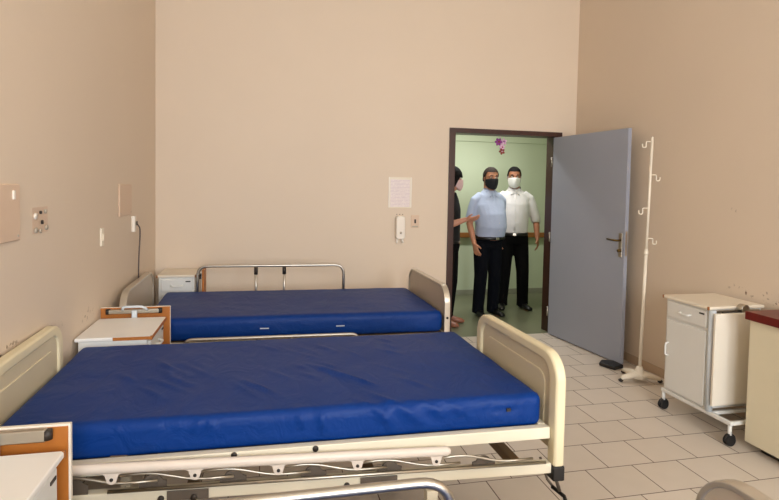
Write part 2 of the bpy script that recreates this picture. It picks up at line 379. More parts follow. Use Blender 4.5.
go = thing('gas_outlet', 'cluster of small bare outlets and holes in the side wall beside the tabbed plate', 'wall outlet', (XL-.001, 2.683, 1.385))
MB().box(0, .0015, -.085, .085, -.065, .05).build('outlet_plate', M['cover'], go, bevel=.001)
for y, z, r, m, nm in ((-.06, .012, .014, 'white_plastic', 'outlet'), (-.005, .026, .007, 'dark', 'hole'), (.05, .028, .010, 'grey_plastic', 'outlet'), (.012, -.018, .009, 'dark', 'hole'), (-.055, -.05, .012, 'grey_plastic', 'screw_plug'), (-.01, -.055, .010, 'grey_plastic', 'screw_plug'), (.06, -.045, .012, 'grey_plastic', 'screw_plug')):
    MB().cyl((.002, y, z), (.009, y, z), r, 14).build(nm, M[m], go)
cs = thing('call_cord', 'white wall socket with a dark cord hanging down to the far headboard', 'socket', (XL-.001, 4.40, 1.24))
MB().box(0, .025, -.03, .022, -.06, .06).build('socket_box', M['white_plastic'], cs, bevel=.005)
MB().box(.03, .036, -.01, .02, -.01, .02).build('plug', M['dark'], cs, bevel=.003)
MB().loft(arc_path([(.035, 0, .0), (.05, .02, -.03), (.045, .05, -.09), (.035, .055, -.25), (.03, .055, -.48)], .05), .005, 8).build('cord', M['cord'], cs)

# ------------------------------------------------------------------ beds
def rounded_box(x0, x1, y0, y1, z0, z1, r, step, fn=None):
    nx, ny, nz = [max(2, int((b-a)/step)) for a, b in ((x0, x1), (y0, y1))]+[max(4, int((z1-z0)/.02))]
    idx = {}; vs = []; fs = []
    def V(i, j, k):
        if (i, j, k) in idx: return idx[(i, j, k)]
        p = Vector((x0+(x1-x0)*i/nx, y0+(y1-y0)*j/ny, z0+(z1-z0)*k/nz))
        c = Vector((min(max(p.x, x0+r), x1-r), min(max(p.y, y0+r), y1-r), min(max(p.z, z0+r), z1-r))); d = p-c
        if d.length > 1e-9 and sum(abs(t) > 1e-9 for t in d) > 1:
            m_ = max(abs(t) for t in d); p = c+d.normalized()*m_
        if fn: p = fn(p)
        idx[(i, j, k)] = len(vs); vs.append(p); return idx[(i, j, k)]
    for i in range(nx):
        for j in range(ny):
            for k in (0, nz): fs.append((V(i, j, k), V(i+1, j, k), V(i+1, j+1, k), V(i, j+1, k)))
        for k in range(nz):
            for j in (0, ny): fs.append((V(i, j, k), V(i+1, j, k), V(i+1, j, k+1), V(i, j, k+1)))
    for j in range(ny):
        for k in range(nz):
            for i in (0, nx): fs.append((V(i, j, k), V(i, j+1, k), V(i, j+1, k+1), V(i, j, k+1)))
    return MB().add(vs, fs)

def folds(lines, amp, seed):
    """creases given on the unrolled cover (x, s): s = y on the top, and below zero down the near side"""
    def fn_factory(y0, z1):
        def fn(p):
            q = p.copy(); side = p.y < y0+.02; s = (p.z-z1) if side else (p.y-y0)
            h = .004*noise.noise(Vector((p.x*2.2, p.y*3, seed)))+.0016*noise.noise(Vector((p.x*9, p.y*9, p.z*9+seed)))
            for (xa, sa, xb, sb, wd, am) in lines:
                ax, as_ = xb-xa, sb-sa; l2 = ax*ax+as_*as_; t = ((p.x-xa)*ax+(s-sa)*as_)/l2
                tt = min(max(t, 0), 1); dx, ds = p.x-(xa+ax*tt), s-(sa+as_*tt); d2 = dx*dx+ds*ds
                h += am*amp*math.exp(-d2/(wd*wd))*math.sin(PI*min(max(tt, .12), .88))
            if side: q.y -= h
            if p.z > z1-.03: q.z += h*(1 if not side else .4)
            return q
        return fn
    return fn_factory

def arch(y0, y1, z0, z1, r, n=8):
    return [(y0, z0)]+arc(y0+r, z1-r, r, 180, 90, n)+arc(y1-r, z1-r, r, 90, 0, n)+[(y1, z0)]

def bed_map(ox, oy, a, b):
    ca, sa, cb, sb = math.cos(R(a)), math.sin(R(a)), math.cos(R(b)), math.sin(R(b))
    return lambda p: (ox+p[0]*ca-p[1]*sb, oy+p[0]*sa+p[1]*cb, p[2])

# --- the big bed in front: cream moulded end boards, folded side rail
def cream_bed():
    t = thing('hospital_bed', 'hospital bed with cream moulded end boards and folded rail, in front of the doorway', 'bed', (.1, 2.35, 0), 0, None)
    FB = bed_map(0, 0, -2.3, .9); F = lambda p: FB((p[0], p[1], p[2]+.010*p[0]))
    def put(b, name, m, parent=t, bevel=0, seg=2): return b.map(lambda p: F(p)).build(name, M[m], parent, bevel, seg)
    # local x: head -1.05 .. foot 1.06 ; local y: near side -.36 .. far .58
    y0, y1 = -.338, .655
    lines = [(.02, -.005, .05, -.07, .009, .7), (.10, -.01, .13, -.09, .010, .9), (.31, -.0, .40, -.10, .010, 1.0), (.40, .0, .52, -.095, .011, 1.0), (.50, .0, .63, -.08, .010, .9), (.58, .0, .70, -.07, .009, .7),
             (.76, -.03, .98, -.015, .010, .5), (.74, -.09, .97, -.075, .012, .6), (-.30, -.005, -.27, -.06, .009, .6), (-.32, -.005, -.345, -.05, .009, .5)]
    rs = random.Random(11)
    for xa, sa, n_ in ((-.45, .62, 5), (-.1, .45, 7), (.25, .5, 6), (.05, .75, 5), (.45, .8, 4), (-.65, .4, 4), (.3, .22, 4)):
        for k in range(n_):
            x_ = xa+rs.uniform(-.16, .16); s_ = sa+rs.uniform(-.12, .12); l_ = rs.uniform(.1, .24)
            lines.append((x_, s_, x_+l_*rs.uniform(.5, .9), s_-l_, rs.uniform(.008, .014), rs.uniform(.2, .42)))
    mt = put(rounded_box(-1.0, 1.0, y0, y1, .582, .715, .03, .0125, folds(lines, .021, 3.1)(y0, .715)), 'mattress', 'vinyl')
    put(MB().cyl((1.0, -.26, .66), (1.006, -.26, .66), .012, 14), 'vent_eyelet', 'eyelet', mt)
    put(MB().box(.845, .862, y0-.006, y0-.001, .655, .668), 'printed_mark', 'dark', mt)
    # mattress platform: deck with a raised lip all round
    dk = MB().box(-.97, 1.0, -.34, .6, .555, .578); put(dk, 'platform_deck', 'under')
    for s, yy in ((1, -.372), (-1, .57)):
        put(MB().box(-1.0, 1.019, yy, yy+.035, .545, .592), 'platform_side', 'cream_steel', bevel=.004)
    put(MB().box(.985, 1.019, -.335, .57, .545, .592), 'platform_end', 'cream_steel', bevel=.004)
    put(MB().box(-1.0, -.967, -.335, .57, .545, .592), 'platform_end', 'cream_steel', bevel=.004)
    for x in (-.205, .085):
        put(MB().cyl((x, -.376, .581), (x, -.371, .581), .011, 14), 'bolt', 'dark')
    # end boards
    F = FB
    def board(x, nm, s):
        bb = t
        ya, yb, zt = -.405, .40, .90
        outer = arch(ya, yb, .45, zt, .11); inner = arch(ya+.06, yb-.06, .45, zt-.045, .07)
        o = MB().band(outer, inner, 'x', x, x+.045); o = put(o, nm, 'cream', bevel=.012, seg=3)
        put(MB().prism(arch(ya+.055, yb-.055, .50, zt-.04, .07), 'x', x+.014, x+.036), nm+'_panel', 'cream_panel', o, bevel=.003)
        put(MB().prism(arch(ya+.11, yb-.11, .54, zt-.1, .05), 'x', x+.01, x+.04), nm+'_inset', 'cream_panel', o, bevel=.004)
        for yy in (ya, yb-.06):
            put(MB().box(x-.002, x+.047, yy-.002, yy+.062, .395, .455), 'corner_bumper', 'black', o, bevel=.006)
    board(1.02, 'footboard', 1); board(-1.05, 'headboard', -1)
    # folded side rail on the near side
    def rail(yy, s):
        bar = MB().loft([(-.92, yy, .552), (-.9, yy, .552), (.575, yy, .549), (.59, yy, .549)], [(.01, .01), (.018, .015), (.018, .015), (.01, .01)], 14, ref=(0, 0, 1))
        ro = put(bar, 'side_rail', 'pale_rail')
        xs = (-.86, -.605, -.335, -.05, .235, .535)
        for x in xs:
            lug = MB().prism([(x-.045, .54), (x+.045, .54), (x+.022, .53), (x+.017, .514)]+arc(x, .514, .017, 0, -180, 8)[1:]+[(x-.022, .53)], 'y', yy-.006, yy+.006)
            lo = put(lug, 'rail_lug', 'pale_rail', ro)
            put(MB().cyl((x, yy-.009, .514), (x, yy-.005, .514), .006, 10), 'lug_pin', 'dark', lo)
        for x in xs:
            put(MB().loft(arc_path([(x, yy+.012*s, .515), (x+.12, yy+.012*s, .524), (x+.27, yy+.012*s, .489), (x+.40, yy+.012*s, .494)], .05), .0052, 8), 'rail_link', 'steel', ro)
            px = x+.128 if x < .5 else x+.2
            put(MB().prism([(px-.046, .452), (px+.046, .452), (px+.046, .488)]+arc(px, .478, .034, 25, 155, 8)+[(px-.046, .488)], 'y', yy+.022*s-.003, yy+.022*s+.003), 'pivot_plate', 'plate', ro)
        return ro
    F0 = F; F = lambda p: F0((p[0], p[1], p[2]+.004-.02*(p[0]-.58)))
    rail(-.405, 1)
    F = lambda p: F0((p[0], p[1], p[2]+.014-.012*(p[0]-1)))
    # lower frame
    lf = MB().box(-1.0, 1.019, -.39, -.35, .408, .45); put(lf, 'lower_frame_side', 'cream_steel', bevel=.005)
    put(MB().box(-1.0, 1.019, .32, .36, .408, .45), 'lower_frame_side', 'cream_steel', bevel=.005)
    put(MB().loft([(-.62, -.402, .462), (.985, -.402, .462)], .0065, 10), 'guide_rod', 'steel')
    for x in (-.36, .32):
        put(MB().box(x-.07, x+.07, -.396, -.391, .411, .447), 'frame_plate', 'plate', bevel=.002)
    for x in (-.45, -.34, .2, .335):
        put(MB().cyl((x, -.401, .42), (x, -.389, .42), .011, 14), 'frame_bolt', 'dark')
    for x in (-.95, -.35, .3, .9):
        put(MB().box(x-.02, x+.02, -.35, .32, .40, .44), 'cross_bar', 'under', bevel=.004)
    for x in (-.6, -.1, .55):
        put(MB().box(x-.03, x+.03, -.335, .56, .512, .553), 'deck_bearer', 'under', bevel=.004)
    for xa, xb in ((-.7, -.35), (.45, .9)):
        put(MB().loft([(xa, .0, .42), (xb, .0, .54)], .016, 10), 'lift_strut', 'under')
    put(MB().box(-.3, .2, -.06, .06, .42, .5), 'gear_box', 'under', bevel=.01)
    F = F0
    # legs on castors
    for x in (-.72, .53):
        for yy in (-.37, .34):
            lg = put(MB().box(x-.022, x+.022, yy-.02, yy+.02, .11, .392), 'leg', 'cream_steel', bevel=.004)
            put(MB().cyl((x, yy-.016, .055), (x, yy+.016, .055), .055, 24), 'caster', 'black', lg, bevel=.005)
            put(MB().loft(arc_path([(x-.012, yy-.024, .055), (x, yy-.024, .125), (x, yy+.024, .125), (x-.012, yy+.024, .055)], .02), .006, 8), 'caster_fork', 'plate', lg)
    # crank under the foot end
    ck = put(MB().loft(arc_path([(.9, -.3, .41), (1.075, -.3, .40), (1.085, -.3, .365), (1.12, -.285, .285)], .03), .0075, 8), 'crank', 'plate')
    put(MB().loft([(1.105, -.25, .285), (1.13, -.305, .27), (1.11, -.36, .262)], .008, 10), 'crank_grip', 'black', ck)
    put(MB().loft([(1.075, -.2, .39), (1.1, -.22, .3), (1.11, -.25, .284)], .006, 8), 'crank_arm', 'plate', ck)
    return t
cream_bed()

# --- beds with aluminium-edged boards and chrome hoops
def hoop_bed(label, org, a, b, ztop, xh, xf, width, rails, board_top):
    t = thing('hoop_rail_bed', label, 'bed', org, 0)
    F = bed_map(0, 0, a, b)
    def put(bd, name, m, parent=t, bevel=0, seg=2): return bd.map(F).build(name, M[m], parent, bevel, seg)
    h = width/2; zb = ztop-.155
    lines = [(-.5, -.12, -.42, -.02, .012, .5), (.3, -.1, .36, -.02, .012, .5), (.6, .1, .3, .3, .02, .4), (-.3, .2, -.6, .4, .02, .4)]
    mt = put(rounded_box(xh+.11, xf-.03, -h, h, zb, ztop, .04, .022, folds(lines, .008, 7.7+org[1])(-h, ztop)), 'mattress', 'vinyl')
    for x in (-.2, .32):
        put(MB().box(x-.03, x+.03, -h-.004, -h+.006, ztop-.085, ztop-.078), 'vent_slot', 'eyelet', mt)
    put(MB().box(xh+.04, xf-.03, -h+.01, h-.01, zb-.028, zb-.004), 'platform_deck', 'under')
    for yy in (-h-.012, h-.023): put(MB().box(xh+.035, xf-.005, yy, yy+.035, zb-.055, zb-.006), 'platform_side', 'cream_steel', bevel=.004)
    for xx in (xh+.035, xf-.04): put(MB().box(xx, xx+.035, -h+.023, h-.023, zb-.055, zb-.006), 'platform_end', 'cream_steel', bevel=.004)
    for yy in (-h+.03, h-.07): put(MB().box(xh+.05, xf-.02, yy, yy+.04, .33, .38), 'lower_frame_side', 'cream_steel', bevel=.004)
    for x in (xh+.3, (xh+xf)/2, xf-.3): put(MB().box(x-.02, x+.02, -h+.07, h-.07, .335, .375), 'cross_bar', 'under', bevel=.004)
    for x in (xh+.35, xf-.35): put(MB().loft([(x, 0, .35), (x+.1, 0, zb-.03)], .018, 10), 'lift_strut', 'under')
    for x, nm in ((xf, 'footboard'), (xh, 'headboard')):
        outer = arch(-h-.0, h+.0, .22, board_top, .13); inner = arch(-h+.016, h-.016, .22, board_top-.016, .114)
        o = put(MB().band(outer, inner, 'x', x-.022, x+.022), nm, 'board_alu', bevel=.004)
        put(MB().prism(arch(-h+.014, h-.014, .42, board_top-.014, .114), 'x', x-.014, x+.014), nm+'_panel', 'board_panel', o)
        for yy in (-h-.002, h-.014):
            put(MB().cyl((x, yy+(.0 if yy < 0 else .018), ztop-.05), (x, yy+(-.003 if yy < 0 else .02), ztop-.05), .009, 12), 'board_bolt', 'dark', o)
        for yy in (-h+.06, h-.06):
            lg = put(MB().box(x-.02, x+.02, yy-.02, yy+.02, .1, .42), 'leg', 'cream_steel', o, bevel=.004)
        for yy in (-h+.06, h-.06):
            put(MB().cyl((x, yy-.016, .05), (x, yy+.016, .05), .05, 24), 'caster', 'black', t, bevel=.005)
    for (yy, x0, x1, zt, z0, posts) in rails:
        path = arc_path([(x0, yy, z0), (x0, yy, zt), (x1, yy, zt), (x1, yy, z0)], .085, 8)
        ro = put(MB().loft(path, .0125, 12), 'side_rail', 'chrome')
        for x in posts:
            po = put(MB().cyl((x, yy, z0), (x, yy, zt-.004), .011, 12), 'rail_post', 'chrome', ro)
            put(MB().cyl((x, yy, zt-.075), (x, yy, zt-.012), .016, 12), 'post_collar', 'dark', po)
    return t
hoop_bed('hospital bed with taupe end boards and raised chrome hoop rail against the back wall', (.2, 4.265, 0), -1.2, .8, .652, -1.1, 1.105, .985,
         [(.535, -.74, .50, .853, .46, (-.26, -.02)), (-.54, -.715, .44, .522, .41, (-.24, -.02))], .835)
hoop_bed('bed mostly out of frame, showing one steel hoop rail and a rounded board top', (.0, .675, 0), 0, 0, .68, -.86, 1.12, .99,
         [(.535, -.8, .445, .85, .48, (-.25, -.02)), (-.54, -.8, .44, .53, .44, (-.25, -.02))], .854)

# ------------------------------------------------------------------ bedside cabinets with a folding board at the side
def bedside(label, loc, rz, dx, wy, H, zb, bx0, bx1, top_m, base_ext, post, bar=True, tube=True, bar_h=.013, faces=('board_white', 'orange'), band=.006, worn=False):
    """front faces local +x, the folding board hangs at local +y"""
    t = thing('bedside_cabinet', label, 'cabinet', loc, rz, None)
    P = lambda b, n, m, par=t, bv=0, seg=2: b.build(n, M[m], par, bv, seg)
    z0 = .15
    P(MB().box(.015, dx-.02, .012, wy-.012, z0, H-.02), 'cabinet_body', 'white_metal', bv=.004)
    P(MB().box(0, dx+.005, 0, wy, H-.02, H), 'cabinet_top', top_m, bv=.005)
    for y in (.004, wy-.004): 
        P(MB().box(dx-.002, dx+.008, y-.006, y+.006, H-.021, H+.001), 'corner_cap', 'handrail', bv=.002)
    d1 = P(MB().box(dx-.022, dx-.006, .035, wy-.03, H-.145, H-.035), 'drawer', 'white_metal', bv=.004)
    my = wy*.5
    P(MB().loft(arc_path([(dx-.008, my-.045, H-.09), (dx+.018, my-.04, H-.094), (dx+.018, my+.04, H-.094), (dx-.008, my+.045, H-.09)], .015), .006, 8), 'drawer_handle', 'white_metal', d1)
    P(MB().box(dx-.007, dx-.003, wy-.085, wy-.045, H-.062, H-.052), 'drawer_plate', 'dark', d1)
    d2 = P(MB().box(dx-.022, dx-.006, .035, wy-.03, z0+.015, H-.165), 'door', 'white_metal', bv=.004)
    P(MB().loft(arc_path([(dx-.008, .055, H-.42), (dx+.016, .055, H-.415), (dx+.016, .055, H-.335), (dx-.008, .055, H-.33)], .012), .006, 8), 'door_handle', 'white_metal', d2)
    # tubular base
    for x in (.02, dx-.02):
        P(MB().box(x-.012, x+.012, .0, wy+base_ext, .125, .15), 'base_rail', 'white_metal', bv=.004)
    for y in (.012, wy+.02, wy+base_ext-.012):
        P(MB().box(.032, dx-.032, y-.012, y+.012, .127, .149), 'base_rail', 'white_metal', bv=.004)
    for x in (.02, dx-.02):
        for y in (.015, wy+base_ext-.015):
            lg = P(MB().cyl((x, y, .06), (x, y, .13), .012, 12), 'leg', 'white_metal')
            c = MB().cyl((x, y-.018, .033), (x, y-.006, .033), .033, 20); c.cyl((x, y+.006, .033), (x, y+.018, .033), .033, 20); c.cyl((x, y-.01, .033), (x, y+.01, .033), .014, 12)
            P(c, 'caster', 'black', lg, bv=.003)
            P(MB().prism(arc(x, .036, .04, 0, 180, 10), 'y', y-.01, y+.01), 'caster_hood', 'black', lg, bv=.003)
    if post:
        P(MB().cyl((dx-.02, wy+.006, .15), (dx-.02, wy+.006, H-.022), .022, 18), 'column', 'grey_white')
    # folding board: white outside, orange fibreboard on the cabinet side
    yb = wy+.045
    bo = P(MB().box(bx0, bx1, yb, yb+.018, zb[0], zb[1]), 'folding_board', faces[0], bv=.003)
    P(MB().box(bx0+band, bx1-band, yb-.003, yb+.0005, zb[0]+band, zb[1]-band), 'fibreboard_face', faces[1], bo)
    if worn:
        P(MB().box(dx*.5, dx+.0075, -.003, -.0005, H-.018, H-.001), 'bare_edge', 'orange'); P(MB().box(dx+.0055, dx+.0085, 0, wy, H-.018, H-.001), 'bare_edge', 'orange')
    if bar:
        bz = zb[1]-.022
        rl = P(MB().box(bx0+.05, bx1-.06, yb-.028, yb-.004, bz-bar_h, bz+bar_h), 'clamp_bar', 'steel', bo, bv=.004)
        for x in (bx0+.047, bx1-.057): P(MB().cyl((x, yb-.016, bz-.014), (x, yb-.016, bz+.015), .0135, 14), 'bar_end', 'dark', rl)
        mx_ = (bx0+bx1)/2
        P(MB().box(mx_-.015, mx_+.015, wy+.001, yb-.028, H-.055, bz+.01), 'hinge_arm', 'grey_white', rl, bv=.004)
        if tube: P(MB().loft(arc_path([(mx_-.07, yb-.03, bz+.01), (mx_-.06, yb-.05, bz+.034), (mx_+.05, yb-.05, bz+.034), (mx_+.07, yb-.03, bz+.01)], .04), .008, 10), 'hinge_tube', 'grey_white', rl)
    else:
        P(MB().box(.05, dx-.04, wy+.001, wy+.012, H-.04, H-.022), 'hinge_rail', 'steel', bv=.003)
        P(MB().box(.1, dx-.08, wy+.012, yb-.002, H-.05, H-.032), 'hinge_rod', 'dark', bv=.003)
        P(MB().cyl((.2, wy+.004, H-.012), (.2, wy+.05, H-.012), .03, 18), 'hinge_knuckle', 'steel', bv=.003)
    return t
bedside('white bedside cabinet with orange folding board, wedged between the two blue mattresses', (XL+.01, 3.075, 0), 0, .37, .44, .735, (.2, .79), -.005, .392, 'white_top', .1, False, band=.002, worn=True)
bedside('white bedside cabinet with a cream top in the far corner behind the beds', (XL+.085, 5.27, 0), -PI/2, .40, .315, .772, (.2, .81), .2, .38, 'cream_top', .08, False, False, faces=('orange', 'board_white'))
bedside('white bedside cabinet whose orange board stands before the front mattress', (XL+.01, 1.36, 0), 0, .378, .40, .75, (.2, .811), 0, .384, 'white_top', .09, False, True, False, .019)
bedside('white metal cabinet on black casters between the tall stand and the red topped cupboard', (3.214, 3.315, 0), PI, .432, .41, .822, (.2, .79), .03, .44, 'cream_top', .19, True, False)

# ------------------------------------------------------------------ red-topped counter
ct = thing('counter_cupboard', 'cream cupboard with a dark red top cut off by the picture edge', 'cupboard', (2.845, 1.5, 0))
MB().box(.012, .38, .0, 1.175, .05, .795).build('cupboard_body', M['counter'], ct, bevel=.003)
MB().box(.08, .37, .04, 1.12, .0, .05).build('plinth', M['dark'], ct)
MB().box(-.012, .39, -.01, 1.19, .795, .845).build('counter_top', M['red_top'], ct, bevel=.003)
for y0, y1 in ((.02, .38), (.4, .77)):
    dd = MB().box(.002, .0115, y0, y1, .07, .78).build('cupboard_door', M['counter'], ct, bevel=.002)
    MB().loft(arc_path([(.003, y1-.04, .5), (-.02, y1-.04, .5), (-.02, y1-.04, .6), (.003, y1-.04, .6)], .01), .005, 8).build('door_handle', M['steel'], dd)

# ------------------------------------------------------------------ tall stand with hooks
st = thing('hook_stand', 'tall cream drip stand with four hooks standing between the door and the cabinet', 'stand', (3.0, 3.815, 0))
lean = .036/1.95
px = lambda z: lean*z
MB().cyl((px(.08), 0, .08), (px(1.08), 0, 1.08), .013, 16).build('lower_pole', M['stand'], st)
MB().cyl((px(1.05), 0, 1.05), (px(1.985), 0, 1.985), .0098, 16).build('upper_pole', M['stand'], st)
MB().loft([(px(1.04), 0, 1.04), (px(1.06), 0, 1.06), (px(1.09), 0, 1.09)], [.016, .017, .012], 16).build('collar', M['stand'], st)
MB().ball((px(1.985), 0, 1.985), .0105, 12).build('end_cap', M['stand'], st)
for z, s in ((1.955, -1), (1.69, 1), (1.42, -1), (1.175, 1)):
    x = px(z)
    MB().loft(arc_path([(x, 0, z), (x+s*.055, 0, z), (x+s*.055, 0, z-.048), (x+s*.088, 0, z-.048), (x+s*.09, 0, z-.018)], .012, 5), .0045, 8).build('hook', M['stand'], st)
base = MB()
base.loft([(0, 0, .03), (0, 0, .075), (0, 0, .1), (0, 0, .125)], [.055, .045, .03, .022], 18)
for (ex, ey) in ((-.155, .02), (.15, -.06), (.0, .2)):
    d = Vector((ex, ey, 0)); base.loft([d*.0+Vector((0, 0, .055)), d*.35+Vector((0, 0, .056)), d*.75+Vector((0, 0, .04)), d+Vector((0, 0, .03))], [(.035, .05), (.026, .038), (.02, .028), (.014, .018)], 14, ref=(0, 0, 1))
bo = base.build('tripod_base', M['stand'], st)
for (ex, ey) in ((-.155, .02), (.15, -.06), (.0, .2)):
    MB().ball((ex, ey, .014), (.02, .02, .0135), 12).build('rubber_foot', M['dark'], bo)

# flat black door stop on the floor
ds = MB().prism([(2.905, 4.225), (2.965, 4.085), (3.085, 4.125), (3.075, 4.255), (2.98, 4.30)], 'z', .001, .034)
tag(ds.build('doorstop', M['black'], None, bevel=.012, seg=3), 'flat black doorstop lying on the tiles at the foot of the open door', 'doorstop')

# ------------------------------------------------------------------ people
def remeshed(b, name, m, parent, vox, smooth=3):
    o = bpy.data.objects.new('tmp', b.mesh('tmp')); col.objects.link(o)
    r = o.modifiers.new('r', 'REMESH'); r.mode = 'VOXEL'; r.voxel_size = vox; r.use_smooth_shade = True
    s = o.modifiers.new('s', 'SMOOTH'); s.factor = .5; s.iterations = smooth
    dg = bpy.context.evaluated_depsgraph_get(); me = bpy.data.meshes.new_from_object(o.evaluated_get(dg))
    bpy.data.objects.remove(o)
    me.name = name; me.materials.clear(); me.materials.append(m)
    for p in me.polygons: p.use_smooth = True
    n = bpy.data.objects.new(name, me); col.objects.link(n); n.parent = parent
    return n

def hand(b, wrist, d, out, palm_n, curl=.35, s=1.0, thumb_side=1):
    """hand from the wrist along d; 'out' points across the knuckles towards the thumb, palm_n out of the palm"""
    d = Vector(d).normalized(); pn = Vector(palm_n); pn = (pn-d*pn.dot(d)).normalized(); u = d.cross(pn)*thumb_side
    w = Vector(wrist); K = w+d*.092*s
    b.loft([w-d*.015, w+d*.02*s, w+d*.055*s, K], [(.02*s, .028*s), (.018*s, .036*s), (.016*s, .043*s), (.012*s, .043*s)], 12, ref=pn)
    for k, (off, ln) in enumerate(((.035, .070), (.012, .080), (-.012, .074), (-.035, .058))):
        p = K+u*off*s-d*.012*s; c = curl*(1+.15*k); seg = ln*s/3; pts = [p-d*.02*s, p]; a = .1
        for j in range(3):
            a += c*.55; p = p+(d*math.cos(a)+pn*math.sin(a)+u*off*.6)*seg*(1.25 if j == 0 else .95); pts.append(p)
        b.loft(pts, [.0095*s, .0095*s, .009*s, .0085*s, .007*s], 10)
    p = w+d*.025*s+u*.03*s; t1 = p+(u*.8+d*.75+pn*.3).normalized()*.042*s; t2 = t1+(u*.3+d*.95+pn*.35).normalized()*.032*s
    b.loft([w+d*.015*s+u*.01*s, p, t1, t2], [.015*s, .0135*s, .0105*s, .0085*s], 10)

def head_shape(b, T, sx=1.0):
    prof = [(-.12, .022, .02, -.062), (-.11, .042, .042, -.05), (-.085, .055, .064, -.03), (-.05, .064, .084, -.01), (-.01, .071, .094, .0), (.03, .076, .099, .004), (.065, .074, .095, .008), (.095, .06, .074, .012), (.112, .038, .048, .014), (.12, .014, .018, .015)]
    c = MB(); c.loft([(0, cy, z) for z, rx, ry, cy in prof], [(ry, rx*sx) for z, rx, ry, cy in prof], 22, ref=(0, 1, 0))
    c.loft([(0, -.09, .03), (0, -.104, .0), (0, -.108, -.02), (0, -.098, -.03)], [.009, .011, .013, .011], 10)
    for s in (-1, 1):
        c.ball((s*.075*sx, .012, -.005), (.011, .022, .034), 12, Matrix.Rotation(s*.25, 3, 'Z'))
        c.loft([(s*.014, -.096, .036), (s*.034, -.092, .04), (s*.054, -.074, .034)], [.007, .009, .007], 8)
    c.loft([(-.026, -.088, -.066), (0, -.094, -.064), (.026, -.088, -.066)], [.005, .009, .005], 8)
    c.map(T); b.v_off = len(b.v); b.add(c.v, c.f)

